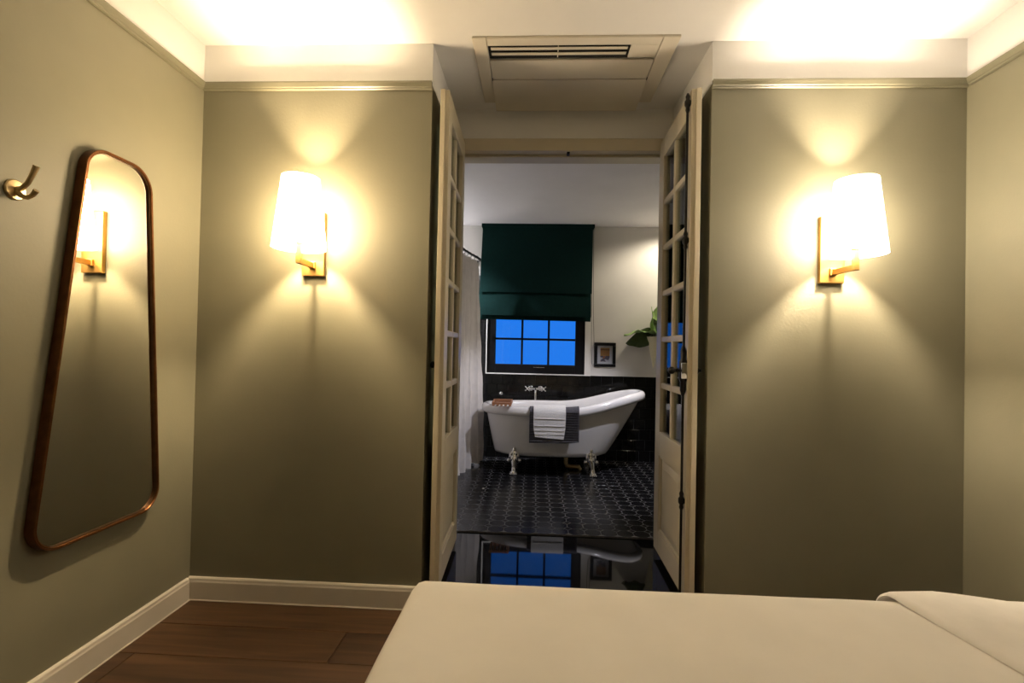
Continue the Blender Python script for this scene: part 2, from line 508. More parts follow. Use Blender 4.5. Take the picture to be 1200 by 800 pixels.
# black wall tiles, running bond (parts of the window wall)
gmb = MB()
gmb.box(BXL, BXR, YB - 0.004, YB - 0.0005, ZB, 0.889).box(BXL, WX0 - 0.012, YB - 0.004, YB - 0.0005, 0.889, 1.876)
gmb.build('tile_grout', M['wgrout'], wall_bath)
tp, th = 0.1095, 0.1045
proto = MB().box(-tp / 2 + 0.0009, tp / 2 - 0.0009, -0.0085, -0.002, -th / 2 + 0.0009, th / 2 - 0.0009, 0.0012, 1).build('tile', M['wtile'], wall_bath, loc=(0, YB, 0.889 - th / 2))
first = True
def wtile(cx, cz):
    global first
    r = (radians(random.uniform(-0.35, 0.35)), 0, radians(random.uniform(-0.35, 0.35)))
    if first:
        proto.location = (cx, YB - 0.001, cz)
        first = False
        return
    linked('tile', proto, wall_bath, (cx, YB - 0.001, cz), r)
for k in range(8):
    cz = 0.889 - th * (k + 0.5)
    if cz - th / 2 < ZB - 0.03: break
    for i in range(-13, 14):
        cx = 0.555 + (i + (0.5 if k % 2 else 0.0)) * tp - tp / 2
        if cx < -0.85 or cx > BXR - tp / 2: continue
        wtile(cx, cz + (0 if cz - th / 2 > ZB else 0))
half = MB().box(-tp / 4 + 0.0009, tp / 4 - 0.0009, -0.0085, -0.002, -th / 2 + 0.0009, th / 2 - 0.0009, 0.0012, 1).build('tile', M['wtile'], wall_bath)
hfirst = True
for k in range(9):
    cz = 0.889 + th * (k + 0.5)
    xe = WX0 - 0.012
    if k % 2 == 0:
        if hfirst:
            half.location = (xe - tp / 4, YB - 0.001, cz)
            hfirst = False
        else: linked('tile', half, wall_bath, (xe - tp / 4, YB - 0.001, cz))
        xe -= tp / 2
    for i in range(3): wtile(xe - tp * (i + 0.5), cz)
# bathroom floor
bfl = struct('floor_bathroom', MB().box(BXL, BXR, DB + 0.006, YB, -0.06, ZB - 0.0004), M['grout'], 'black octagon mosaic tile floor of the bathroom', 'floor')
P = 0.0970
def octa(x0, y0, p, cut, z0, z1, bev):
    h = p / 2 - 0.0016
    c = cut
    pts = [(-h + c, -h), (h - c, -h), (h, -h + c), (h, h - c), (h - c, h), (-h + c, h), (-h, h - c), (-h, -h + c)]
    lo = [(x0 + a, y0 + b, z0) for a, b in pts]
    mid = [(x0 + a, y0 + b, z1 - bev) for a, b in pts]
    f = 1 - bev / h
    hi = [(x0 + a * f, y0 + b * f, z1) for a, b in pts]
    return [lo, mid, hi]
cut = 0.0245
op = MB().rings(octa(0, 0, P, cut, -0.006, 0.0, 0.0004)).build('tile', M['ftile'], bfl)
TX0, TY0 = -0.458 + P / 2, DB + 0.006 + P * 0.5
spots = []
for j in range(21):
    yy = TY0 + j * P
    if yy > YB - 0.02: break
    for i in range(-12, 24):
        xx = TX0 + i * P
        if xx < BXL + P / 2 or xx > BXR - P / 2: continue
        u = xx / yy
        if not (-0.20 < u < 0.29): continue
        spots.append((yy, xx))
spots.sort(key=lambda t: (t[0], abs(t[1])))
big, rest = spots[:296], spots[296:]
for n_, (yy, xx) in enumerate(big):
    if n_ == 0: op.location = (xx, yy, ZB)
    else: linked('tile', op, bfl, (xx, yy, ZB), (radians(random.uniform(-0.15, 0.15)), radians(random.uniform(-0.15, 0.15)), 0))
done = {(round(a, 4), round(b, 4)) for a, b in big}
ro = MB()
dots = MB()
for j in range(21):
    yy = TY0 + j * P
    for i in range(-12, 24):
        xx = TX0 + i * P
        if BXL + P / 2 < xx < BXR - P / 2 and yy < YB - 0.02 and (round(yy, 4), round(xx, 4)) not in done:
            ro.rings(octa(xx, yy, P, cut, ZB - 0.006, ZB, 0.0004))
        dx, dy = xx + P / 2, yy + P / 2
        if BXL + 0.04 < dx < BXR - 0.04 and dy < YB - 0.03:
            r = cut - 0.0024
            dots.rings([[(dx + r * cos(a), dy + r * sin(a), z) for a in (0, pi / 2, pi, 3 * pi / 2)] for z in (ZB - 0.006, ZB - 0.0002)])
yend = TY0 + P / 2 + P * (len([1 for j in range(21) if TY0 + j * P < YB - 0.02]) - 1)
if YB - yend > 0.004:
    for i in range(-12, 24):
        xx = TX0 + i * P
        if BXL + P / 2 < xx < BXR - P / 2:
            ro.box(xx - P / 2 + 0.0016, xx + P / 2 - 0.0016, yend + 0.0016, YB - 0.009, ZB - 0.006, ZB)
tag(ro.build('far_tiles', M['ftile'], bfl), kind='stuff')
tag(dots.build('dot_tiles', M['ftile'], bfl), kind='stuff')

# window
win = tag(empty('window_1', ((WX0 + WX1) / 2, YB + 0.04, WZ0)), 'black framed window with small panes onto blue dusk sky', 'window', kind='structure')
wx = (WX0 + WX1) / 2
hw = (WX1 - WX0) / 2
pz0, pr = 0.988 - WZ0, 0.2555
px0, px1 = -0.402 - wx, 0.403 - wx
hz = WZ1 - WZ0
MB().box(-hw, px0, -0.03, 0.03, 0, hz, 0.003).build('stile', M['black_frame'], win)
MB().box(px1, hw, -0.03, 0.03, 0, hz, 0.003).build('stile', M['black_frame'], win)
MB().box(px0, px1, -0.03, 0.03, 0, pz0, 0.003).build('bottom_rail', M['black_frame'], win)
MB().box(px0, px1, -0.03, 0.03, pz0 + 3 * pr + 0.06, hz, 0.003).build('top_rail', M['black_frame'], win)
cwid = (px1 - px0) / 3
for i in (1, 2):
    MB().box(px0 + cwid * i - 0.0105, px0 + cwid * i + 0.0105, -0.012, 0.024, pz0, pz0 + 3 * pr + 0.06, 0.002).build('muntin', M['black_frame'], win)
for k in (1, 2, 3):
    MB().box(px0, px1, -0.010, 0.022, pz0 + pr * k - 0.0105, pz0 + pr * k + 0.0105, 0.002).build('muntin', M['black_frame'], win)
for k in range(3):
    for i in range(3):
        MB().box(px0 + cwid * i + 0.008, px0 + cwid * (i + 1) - 0.008, 0.004, 0.008, pz0 + pr * k + (0.008 if k else 0.0), pz0 + pr * (k + 1) - 0.008).build('pane', M['window_glass'], win)
MB().box(-0.02, 0.09, -0.046, -0.028, pz0 - 0.030, pz0 - 0.024, 0.002).build('lift_handle', M['chrome'], win)
# edge beads round the window
tb = tag(empty('trim_6', (wx, YB, WZ0)), 'thin white edge bead framing the bathroom window', 'trim', kind='structure')
MB().box(-hw - 0.010, -hw, -0.010, 0.012, -0.008, hz, 0.001).build('side_bead', M['bead'], tb)
MB().box(-hw - 0.010, hw + 0.062, -0.010, 0.012, -0.010, 0.000, 0.001).build('bottom_bead', M['bead'], tb)
MB().box(hw, hw + 0.055, -0.008, 0.012, 0.0, hz, 0.001).build('casing_strip', M['bath_wall'], tb)
MB().box(0.56, BXR - 0.001, YB - 0.010, YB - 0.0005, 0.8895, 0.8960, 0.001).build('trim_7', M['bath_wall'])
tag(bpy.data.objects['trim_7'], 'pale edge strip capping the black wainscot tiles', 'trim', kind='structure')

# ================================================================== glazed doors
LW, LH, LT = 0.572, 2.215, 0.040
LZ = 0.082
def door_leaf(name, hx, hy, ang, s, label, bolt):
    d = tag(empty(name, (hx, hy, LZ), ang), label, 'door', kind='structure')
    def bx(n, x0, x1, z0, z1, y0=0.0, y1=LT, m='door', bev=0.003, par=d):
        ya, yb = sorted((s * y0, s * y1))
        return MB().box(x0, x1, ya, yb, z0, z1, bev).build(n, M[m], par)
    st = 0.088
    mun = 0.030
    bx('stile', 0, st, 0, LH)
    bx('stile', LW - st, LW, 0, LH)
    bx('top_rail', st, LW - st, LH - 0.105, LH)
    zt, zb_ = LH - 0.105, 0.640
    bx('middle_rail', st, LW - st, 0.515, zb_)
    bx('bottom_rail', st, LW - st, 0, 0.115)
    pn = bx('panel', st, LW - st, 0.115, 0.515, 0.015, LT - 0.015)
    a = MB()
    ya, yb = sorted((s * 0.004, s * (LT - 0.004)))
    t = bmesh.new()
    # raised field with sloping edge, on both faces
    for face, y_out, y_in in ((0, s * 0.007, s * 0.0155), (1, s * (LT - 0.007), s * (LT - 0.0155))):
        x0, x1, z0, z1 = st + 0.014, LW - st - 0.014, 0.129, 0.501
        i = 0.040
        a.rings([[(x0, y_in, z0), (x1, y_in, z0), (x1, y_in, z1), (x0, y_in, z1)], [(x0 + i, y_out, z0 + i), (x1 - i, y_out, z0 + i), (x1 - i, y_out, z1 - i), (x0 + i, y_out, z1 - i)]])
    t.free()
    a.build('raised_field', M['door'], pn)
    for z0, z1, x0, x1 in ((0.115, 0.127, st, LW - st), (0.503, 0.515, st, LW - st), (0.127, 0.503, st, st + 0.012), (0.127, 0.503, LW - st - 0.012, LW - st)):
        bx('moulding', x0, x1, z0, z1, 0.004, LT - 0.004, bev=0.003, par=pn)
    xm = LW / 2
    bx('muntin', xm - mun / 2, xm + mun / 2, zb_, zt, 0.004, LT - 0.004, bev=0.006)
    ph = (zt - zb_) / 6
    for k in range(1, 6):
        for x0, x1 in ((st, xm - mun / 2), (xm + mun / 2, LW - st)):
            bx('muntin', x0, x1, zb_ + ph * k - mun / 2, zb_ + ph * k + mun / 2, 0.004, LT - 0.004, bev=0.006)
    for k in range(6):
        for x0, x1 in ((st, xm - mun / 2), (xm + mun / 2, LW - st)):
            bx('glass_pane', x0, x1, zb_ + ph * k + (mun / 2 if k else 0), zb_ + ph * (k + 1) - (mun / 2 if k < 5 else 0), LT / 2 - 0.002, LT / 2 + 0.002, 'door_glass', 0)
    # near edge rebate line
    bx('rebate_strip', LW, LW + 0.008, 0, LH, LT * 0.45, LT, bev=0.002)
    # hinges
    for z in (0.22, 1.1, 1.98):
        MB().tube([(-0.004, s * LT, z), (-0.004, s * LT, z + 0.09)], 0.006).build('hinge', M['black_metal'], d, True)
    hzz = 0.985
    if bolt:
        xr = LW - 0.022
        yr = -s * 0.012
        MB().tube([(xr, yr, 0.01), (xr, yr, LH - 0.02)], 0.0058, 10).build('bolt_rod', M['black_metal'], d, True)
        for z in (LH - 0.055, LH - 0.66, 0.42):
            g = MB()
            g.lathe([(0.004, -0.045), (0.010, -0.03), (0.008, -0.018), (0.014, -0.008), (0.014, 0.008), (0.008, 0.018), (0.010, 0.03), (0.004, 0.045)], (xr, yr, z), 12)
            g.box(xr - 0.012, xr + 0.012, min(0, yr), max(0, yr), z - 0.010, z + 0.010, 0.002)
            g.build('rod_guide', M['black_metal'], d, True)
        g = MB().lathe([(0.006, -0.11), (0.013, -0.085), (0.012, -0.05), (0.017, -0.04), (0.018, 0.04), (0.012, 0.05), (0.013, 0.085), (0.006, 0.11)], (xr, yr * 1.1, hzz), 14)
        lock = g.build('lock_case', M['black_metal'], d, True)
        MB().box(xr + 0.006, xr + 0.020, yr * 1.1 - 0.012, yr * 1.1 + 0.012, hzz - 0.035, hzz + 0.035, 0.003).build('lock_plate', M['chrome'], lock, True)
        k = MB().tube([(xr, yr, hzz), (xr - 0.004, -s * 0.050, hzz)], 0.007, 10)
        k.ball((xr - 0.004, -s * 0.062, hzz), (0.019, 0.016, 0.017), 8)
        k.build('handle', M['black_metal'], d, True)
    k = MB().tube([(LW - 0.05, s * LT, hzz), (LW - 0.05, s * (LT + 0.03), hzz)], 0.006, 10)
    k.ball((LW - 0.05, s * (LT + 0.018 if not bolt else LT + 0.012), hzz), (0.017, 0.012, 0.017), 8)
    k.build('outer_knob', M['black_metal'], d, True)
    return d
door_leaf('door_1', -0.417, DN - 0.006, math.atan2(-0.572, 0.014), -1, 'open cream glazed door leaf on the shower curtain side', False)
door_leaf('door_2', 0.669, DN - 0.006, math.atan2(-0.572, -0.008), 1, 'open cream glazed door leaf carrying the black bolt rod', True)

# ================================================================== wall sconces
def sconce(px, shx, label, shademat, bulbmat):
    r = tag(empty('wall_sconce', (px, D, 1.45)), label, 'wall lamp', 'brass wall sconces either side of the doorway')
    MB().box(-0.050, 0.050, -0.022, 0.0, 0.0, 0.282, 0.003).build('backplate', M['brass'], r)
    dx = shx - px
    yf = -0.148
    MB().box(-0.014, 0.014, -0.034, -0.022, 0.030, 0.062, 0.003).build('mount_block', M['brass'], r)
    # flat arm from the plate to the stem
    a = MB()
    for q in (0,):
        s0, s1 = Vector((0, -0.030, 0.045)), Vector((dx, yf, 0.045))
        u = (s1 - s0).normalized()
        n = Vector((-u.y, u.x, 0)) * 0.009
        zz = Vector((0, 0, 0.011))
        s1 = s1 + u * 0.009
        a.rings([[s0 - n - zz, s0 + n - zz, s0 + n + zz, s0 - n + zz], [s1 - n - zz, s1 + n - zz, s1 + n + zz, s1 - n + zz]])
    a.build('arm', M['brass'], r)
    MB().box(dx - 0.010, dx + 0.010, yf - 0.010, yf + 0.010, 0.034, 0.120, 0.002).build('stem', M['brass'], r)
    MB().lathe([(0.016, 0.120), (0.018, 0.125), (0.018, 0.160), (0.014, 0.165)], (dx, yf, 0), 20).build('lamp_holder', M['brass'], r, True)
    # slim LED candle: white collar below, glowing cylinder above
    MB().lathe([(0.012, 0.165), (0.014, 0.172), (0.024, 0.178), (0.025, 0.182), (0.017, 0.186)], (dx, yf, 0), 24).build('bulb_collar', M['bulb_white'], r, True)
    b = MB()
    b.lathe([(0.015, 0.187), (0.017, 0.195), (0.017, 0.258), (0.014, 0.268), (0.008, 0.274), (0.0, 0.276)], (dx, yf, 0), 24)
    b.build('bulb', bulbmat, r, True)
    rb, rt, z0, z1 = 0.1065, 0.074, 0.097, 0.390
    sh = MB()
    sh.lathe([(rb + (rt - rb) * k / 6, z0 + (z1 - z0) * k / 6) for k in range(7)], (dx, yf, 0), 56, cap=False)
    shade = sh.build('shade', shademat[0], r, True)
    li = MB()
    li.lathe([(rb - 0.0016 + (rt - rb) * k / 6, z0 + 0.001 + (z1 - z0 - 0.002) * k / 6) for k in range(7)], (dx, yf, 0), 56, cap=False)
    li.build('added_lining', shademat[1], shade, True)
    MB().lathe([(rb + 0.0004, z0 - 0.001), (rb + 0.0014, z0 + 0.001), (rb + 0.0006, z0 + 0.004)], (dx, yf, 0), 56, cap=False).build('shade_rim', M['shade_rim'], shade, True)
    # spider ring holding the shade
    sp = MB()
    for k in range(3):
        an = 2 * pi * k / 3 + 0.4
        sp.tube([(dx + 0.017 * cos(an), yf + 0.017 * sin(an), 0.158), (dx + (rb - 0.009) * cos(an), yf + (rb - 0.009) * sin(an), 0.160)], 0.0013, 6)
    sp.build('shade_spider', M['brass'], r)
    return r
sconce(-0.990, -0.990, 'brass sconce with white tapered shade beside the tall mirror', (M['shade_l'], M['lining_l']), M['bulb_l'])
sconce(1.241, 1.254, 'brass sconce with white tapered shade between doorway and bed head', (M['shade_r'], M['lining_r']), M['bulb_r'])

# ================================================================== tall mirror and hook
def rounded_poly(pts, rads, n=10):
    out = []
    m = len(pts)
    for i in range(m):
        p, a, b = Vector(pts[i]), Vector(pts[i - 1]), Vector(pts[(i + 1) % m])
        r = rads[i]
        ua, ub = (a - p).normalized(), (b - p).normalized()
        ang = ua.angle(ub)
        d = r / math.tan(ang / 2)
        c = p + (ua + ub).normalized() * (r / sin(ang / 2))
        s, e = p + ua * d - c, p + ub * d - c
        a0 = math.atan2(s.y, s.x)
        a1 = math.atan2(e.y, e.x)
        while a1 - a0 > pi: a1 -= 2 * pi
        while a1 - a0 < -pi: a1 += 2 * pi
        for k in range(n + 1):
            t = a0 + (a1 - a0) * k / n
            out.append((c.x + r * cos(t), c.y + r * sin(t)))
    return out
def inset(loop, d):
    m = len(loop)
    out = []
    for i in range(m):
        a, b = Vector(loop[i - 1]), Vector(loop[(i + 1) % m])
        t = (b - a).normalized()
        n = Vector((-t.y, t.x))
        out.append((loop[i][0] + n.x * d, loop[i][1] + n.y * d))
    return out
outer = rounded_poly([(1.378, 0.484), (1.880, 0.484), (1.790, 1.802), (1.527, 1.802)], [0.085, 0.085, 0.095, 0.085], 12)   # counter-clockwise in (y, z)
mir = tag(empty('wall_mirror', (XL, 1.63, 0.484)), 'tall tapered mirror with rounded corners and copper frame', 'mirror')
mir.location = (XL, 0, 0)
fmb = MB()
prof = [(0.0, 0.004), (0.0, 0.034), (0.0015, 0.036), (0.004, 0.036), (0.005, 0.034), (0.006, 0.036), (0.0085, 0.036), (0.010, 0.034), (0.010, 0.004)]
rings = []
for d, h in prof:
    lp = inset(outer, d)
    rings.append([(h, a, b) for a, b in lp])
fmb.rings(rings, True, False, False, loop=True)
fmb.build('frame', M['bronze'], mir, True, 35)
fmb = MB()
lp1, lp2 = inset(outer, 0.0104), inset(outer, 0.0125)
fmb.rings([[(0.0245, a, b) for a, b in lp1], [(0.031, a, b) for a, b in lp1], [(0.031, a, b) for a, b in lp2], [(0.0245, a, b) for a, b in lp2]], True, False, False, loop=True)
fmb.build('inner_edge', M['bronze_in'], mir, True, 35)
gl = MB()
lp = inset(outer, 0.007)
gl.rings([[(0.019, a, b) for a, b in lp], [(0.024, a, b) for a, b in lp]])
gl.build('glass', M['mirror'], mir)
bk = MB()
lp = inset(outer, 0.012)
bk.rings([[(0.0, a, b) for a, b in lp], [(0.0185, a, b) for a, b in lp]])
bk.build('backing', M['dark'], mir)

hk = tag(empty('coat_hook', (XL, 1.331, 1.580)), 'small brass double coat hook beside the mirror', 'hook')
hk.scale = (1.12, 1.12, 1.12)
MB().lathe([(0.026, 0.0), (0.0265, 0.004), (0.024, 0.007), (0.010, 0.009), (0.0, 0.0095)], (0, 0, 0), 32, 'x').build('rose', M['hookbrass'], hk, True)
MB().tube([(0.006, 0, 0.0), (0.022, 0, 0.004), (0.038, 0, 0.018), (0.050, 0, 0.040), (0.060, 0, 0.062)], [0.008, 0.0065, 0.0060, 0.0062, 0.0075], 12).build('upper_prong', M['hookbrass'], hk, True)
MB().tube([(0.006, 0, -0.004), (0.022, 0, -0.016), (0.038, 0, -0.020), (0.052, 0, -0.014), (0.062, 0, -0.002)], [0.008, 0.0065, 0.0058, 0.0058, 0.0068], 12).build('lower_prong', M['hookbrass'], hk, True)

# ================================================================== ceiling air conditioner
ac = tag(empty('air_conditioner', (0.142, 2.30, HC)), 'cream ceiling cassette air conditioner above the doorway niche', 'air conditioner')
ac.location = (0, 0, HC)
ac.scale = (1.0137, 1.0137, 1.0)
AX0, AX1, AY0, AY1, AT = -0.297, 0.585, 2.034, 2.575, -0.012
MB().box(AX0, -0.236, AY0, AY1, AT, 0, 0.004).build('side_panel', M['ac'], ac)
MB().box(0.512, AX1, AY0, AY1, AT, 0, 0.004).build('side_panel', M['ac'], ac)
MB().box(-0.2345, 0.5105, AY0, 2.086, AT, 0, 0.003).build('front_strip', M['ac'], ac)
MB().box(0.388, 0.5105, 2.0875, 2.180, AT + 0.002, 0, 0.002).build('display_block', M['ac'], ac)
MB().box(-0.2345, 0.5105, 2.0875, 2.192, -0.002, 0).build('outlet_slot_shade', M['dark'], ac)  # flat dark plate, paints the shade inside an outlet that isn't hollow
for k, yy in enumerate((2.098, 2.136)):
    for x0, x1 in ((-0.222, 0.072), (0.077, 0.376)):
        v = MB()
        v.rings([[(x, yy - 0.000, -0.012), (x, yy + 0.024, -0.008), (x, yy + 0.024, -0.0055), (x, yy, -0.0095)] for x in (x0, x1)])
        v.build('louvre_vane', M['ac'], ac)
MB().box(0.0725, 0.0765, 2.094, 2.170, -0.013, -0.004, 0.001).build('vane_divider', M['ac'], ac)
p = MB()
p.rings([[(x, 2.194, AT), (x, 2.340, AT - 0.004), (x, 2.345, AT + 0.006), (x, 2.194, AT + 0.008)] for x in (-0.232, 0.5085)])
p.build('upper_panel', M['ac'], ac)
p = MB()
p.rings([[(x, 2.346, AT - 0.005), (x, 2.602, AT - 0.030), (x, 2.612, AT - 0.026), (x, 2.612, AT - 0.014), (x, 2.346, AT + 0.006)] for x in (-0.236, 0.512)])
p.build('intake_panel', M['ac'], ac)
MB().box(-0.225, 0.50, 2.346, 2.575, -0.014, 0, 0.0).build('intake_body', M['ac'], ac)
for xx in (-0.2365, 0.5095):
    MB().box(xx, xx + 0.003, 2.335, 2.350, AT - 0.007, AT + 0.002, 0.0005).build('hinge_clip', M['dark'], ac)

# ================================================================== bed
BX0, BY0, BY1, BZ = -0.276, -0.47, 1.165, 0.600
bed = tag(empty('bed', ((BX0 + XR) / 2, 0.35, 0)), 'bed with its head against the side wall under white linen', 'bed')
bed.location = (0, 0, 0)
MB().box(-0.215, 1.775, -0.43, 1.115, 0.10, 0.34, 0.015).build('base', M['bedbase'], bed)
for x0 in (-0.12, 1.62):
    for y0 in (-0.33, 0.98):
        MB().lathe([(0.022, 0.0), (0.03, 0.10)], (x0 + 0.03, y0, 0), 16).build('leg', M['dark'], bed, True)
MB().box(-0.213, 1.775, -0.43, 1.113, 0.342, 0.565, 0.05, 4).build('mattress', M['mattress'], bed, True)

def hsh(a, b):
    return sin(a * 12.9898 + b * 78.233) * 0.5
def spread_mesh():
    """top sheet and draped sides of the bedspread as one surface"""
    me = bmesh.new()
    # cross-section coordinate along y: far drop -> top -> near drop
    nx, ny = 150, 110
    ztop = BZ
    drop = 0.40
    def prof(s, half, rad):
        """s: signed distance from centre along cloth; returns (pos, dz)"""
        sg = 1 if s >= 0 else -1
        a = abs(s)
        flat = half - rad
        if a <= flat: return sg * a, 0.0
        arc = rad * pi / 2
        if a <= flat + arc:
            t = (a - flat) / rad
            return sg * (flat + rad * sin(t)), -rad * (1 - cos(t))
        e = a - flat - arc
        return sg * (half + 0.06 * e), -rad - e
    yc, yh = (BY0 + BY1) / 2, (BY1 - BY0) / 2
    xlen = XR - 0.012 - BX0
    ly = yh - 0.045 + 0.045 * pi / 2 + drop
    lx = xlen - 0.03 + 0.03 * pi / 2 + drop
    grid = []
    for i in range(nx + 1):
        tx = i / nx
        # cloth coordinate from the head (0) to foot hem (lx)
        cx = lx * (1 - (1 - tx) ** 1.0)
        line = []
        for j in range(ny + 1):
            sy = -ly + 2 * ly * j / ny
            # x from head
            flat = xlen - 0.03
            if cx <= flat: xx, dzx = cx, 0.0
            elif cx <= flat + 0.03 * pi / 2:
                t = (cx - flat) / 0.03
                xx, dzx = flat + 0.03 * sin(t), -0.03 * (1 - cos(t))
            else:
                e = cx - flat - 0.03 * pi / 2
                xx, dzx = xlen + 0.08 * e, -0.03 - e
            py, dzy = prof(sy, yh, 0.045)
            z = ztop + min(dzx, dzy) if (dzx < -0.03 and dzy < -0.045) else ztop + dzx + dzy
            z = max(z, 0.155 + 0.004 * sin(cx * 9 + sy * 7))
            X = XR - 0.012 - xx
            Y = yc + py
            # soft fullness and shallow wrinkles
            inside = max(0.0, 1 - max(abs(py) / yh, 0) ** 6)
            z += 0.006 * inside * sin(X * 5.1 + 1.0) * sin(Y * 4.3 + 0.6) + 0.002 * inside * sin(X * 23 + Y * 9) * sin(Y * 15 - X * 4)
            if dzx < -0.02 or dzy < -0.02:
                w = 0.006 * sin(cx * 21 + 2 * sy) + 0.006 * sin(sy * 19 - cx * 3)
                if dzx < -0.02: X += w
                if dzy < -0.02: Y += w * 0.8
            # gathered corner at the foot
            line.append(me.verts.new((X, Y, z)))
        grid.append(line)
    for i in range(nx):
        for j in range(ny):
            me.faces.new((grid[i][j], grid[i + 1][j], grid[i + 1][j + 1], grid[i][j + 1]))
    mb = MB()
    mb.bm.free()
    mb.bm = me
    return mb
bs = tag(empty('bedspread', (0, 0, 0)), 'smooth white bedspread turned back near the bed head', 'bedspread')
sp = spread_mesh().build('spread', M['linen'], bs, True, 60)
so = sp.modifiers.new('thickness', 'SOLIDIFY')
so.thickness = 0.006
so.offset = -1.0

# folded-back duvet band across the head half of the bed
def duvet_mesh():
    mb = MB()
    n = 80
    rings = []
    ys0, ys1 = BY0 - 0.012, BY1 + 0.020
    yc, yh = (ys0 + ys1) / 2, (ys1 - ys0) / 2
    ptsY = []
    flat = yh - 0.05
    path = []
    dropn = 10
    for k in range(dropn):
        path.append((ys0 - 0.01 * (1 - k / dropn), BZ - 0.05 - 0.30 * (1 - k / dropn), -1.0, 0.0))
    for k in range(9):
        t = pi / 2 * k / 8
        path.append((ys0 + 0.05 - 0.05 * cos(t), BZ - 0.05 + 0.05 * sin(t), -cos(t), sin(t)))
    for k in range(1, 40):
        path.append((ys0 + 0.05 + (ys1 - ys0 - 0.10) * k / 40, BZ, 0.0, 1.0))
    for k in range(9):
        t = pi / 2 * (1 - k / 8)
        path.append((ys1 - 0.05 + 0.05 * cos(t), BZ - 0.05 + 0.05 * sin(t), cos(t), sin(t)))
    for k in range(1, dropn + 1):
        path.append((ys1 + 0.01 * k / dropn, BZ - 0.05 - 0.30 * k / dropn, 1.0, 0.0))
    for y_, z_, ny_, nz_ in path:
        far = sstep((y_ - 0.2) / 1.0)
        xa = 0.868 - 0.050 * sstep((y_ - 0.75) / 0.45)
        xb = 1.78
        th = (0.030 + 0.003 * sin(y_ * 11)) * (1 - 0.38 * far)
        prof = []
        # closed cross-section in (x, outward) ; soft rolled front edge, long ridge then falling to the head
        top = [(0.0, 0.003), (-0.005, 0.008), (-0.002, 0.016), (0.014, 0.023), (0.05, 0.027), (0.10, 0.028), (0.15, 0.025), (0.20, 0.017), (0.26, 0.010), (0.36, 0.008), (0.55, 0.010), (0.80, 0.010), (xb - xa, 0.010)]
        for dx, o in top:
            wr = 0.0030 * sin(dx * 60 + y_ * 7) * (1 if 0.03 < dx < 0.28 else 0) + 0.004 * sin(dx * 14 - y_ * 5) * (1 if 0.05 < dx < 0.3 else 0)
            o2 = o * (th / 0.030) + wr * (1 - 0.8 * far)
            prof.append((xa + dx, y_ + ny_ * o2, z_ + nz_ * o2))
        for dx, o in ((xb - xa, 0.001), (0.2, 0.002), (0.01, 0.002)):
            prof.append((xa + dx, y_ + ny_ * o, z_ + nz_ * o))
        rings.append(prof)
    mb.rings(rings, True, True, True)
    return mb
dv = duvet_mesh().build('turned_back_fold', M['linen2'], bs, True, 70)
dv['label'] = 'thick white band folded back'

# ================================================================== bathtub
tub = tag(empty('bathtub', (0.25, 4.46, ZB)), 'white slipper bathtub on chrome claw feet under the window', 'bathtub')
tub.location = (0, 0, 0)
TYC = 4.452
def zr(x):
    return 0.645 + 0.005 * sstep((-0.2 - x) / 0.3) + 0.150 * sstep((x - 0.22) / 0.80) ** 1.15
def se(u, xl, xr, b, n):
    c, s = cos(u), sin(u)
    cc = (abs(c) ** (2 / n)) * (1 if c >= 0 else -1)
    ss = (abs(s) ** (2 / n)) * (1 if s >= 0 else -1)
    return ((xl + xr) / 2 + cc * (xr - xl) / 2, TYC + ss * b)
NU = 88
UU = [2 * pi * k / NU for k in range(NU)]
TXL, TXR, TBW = -0.432, 0.952, 0.305        # outside of the body just under the rim
BXl, BXr, BBw = -0.345, 0.640, 0.215        # base of the body
def ring_lin(t, inset_=0.0, zoff=0.0, zb=0.200, dip=0.075):
    r = []
    for u in UU:
        n = 2.3 + 0.5 * (1 - t)
        te = t ** 0.92
        xl, xr_, b = BXl + (TXL - BXl) * te + inset_, BXr + (TXR - BXr) * te - inset_, BBw + (TBW - BBw) * t ** 0.8 - inset_
        x_, y_ = se(u, xl, xr_, b, n)
        xt, _ = se(u, TXL, TXR, TBW, 2.3)
        ztop = zr(xt) - dip
        r.append((x_, y_, zb + (ztop - zb) * t + zoff))
    return r
def ring_rim(o, dz):
    r = []
    for u in UU:
        x_, y_ = se(u, TXL - o, TXR + o, TBW + o, 2.3)
        xt, _ = se(u, TXL, TXR, TBW, 2.3)
        r.append((x_, y_, zr(xt) + dz))
    return r
def shrink(r, f, z):
    cx = sum(p[0] for p in r) / len(r)
    return [(cx + (p[0] - cx) * f, TYC + (p[1] - TYC) * f, z) for p in r]
R0 = ring_lin(0.0)
rg = [shrink(R0, 0.55, 0.196), shrink(R0, 0.80, 0.198), shrink(R0, 0.92, 0.206)]
rg += [ring_lin(t) for t in (0.06, 0.12, 0.2, 0.3, 0.45, 0.6, 0.75, 0.88, 1.0)]
rg += [ring_rim(o, dz) for o, dz in ((0.012, -0.078), (0.030, -0.078), (0.042, -0.068), (0.047, -0.050), (0.046, -0.030), (0.038, -0.012), (0.024, -0.002), (0.008, 0.0), (-0.008, -0.006), (-0.020, -0.022), (-0.028, -0.05))]
rin = [ring_lin(t, 0.030, 0.0, 0.235, 0.060) for t in (0.94, 0.75, 0.55, 0.35, 0.2, 0.1, 0.04)]
rg += rin
RI = ring_lin(0.0, 0.035, 0.0, 0.235)
rg += [shrink(RI, 0.88, 0.232), shrink(RI, 0.5, 0.230)]
t_ = MB().rings(rg)
t_.build('basin', M['enamel'], tub, True, 60)
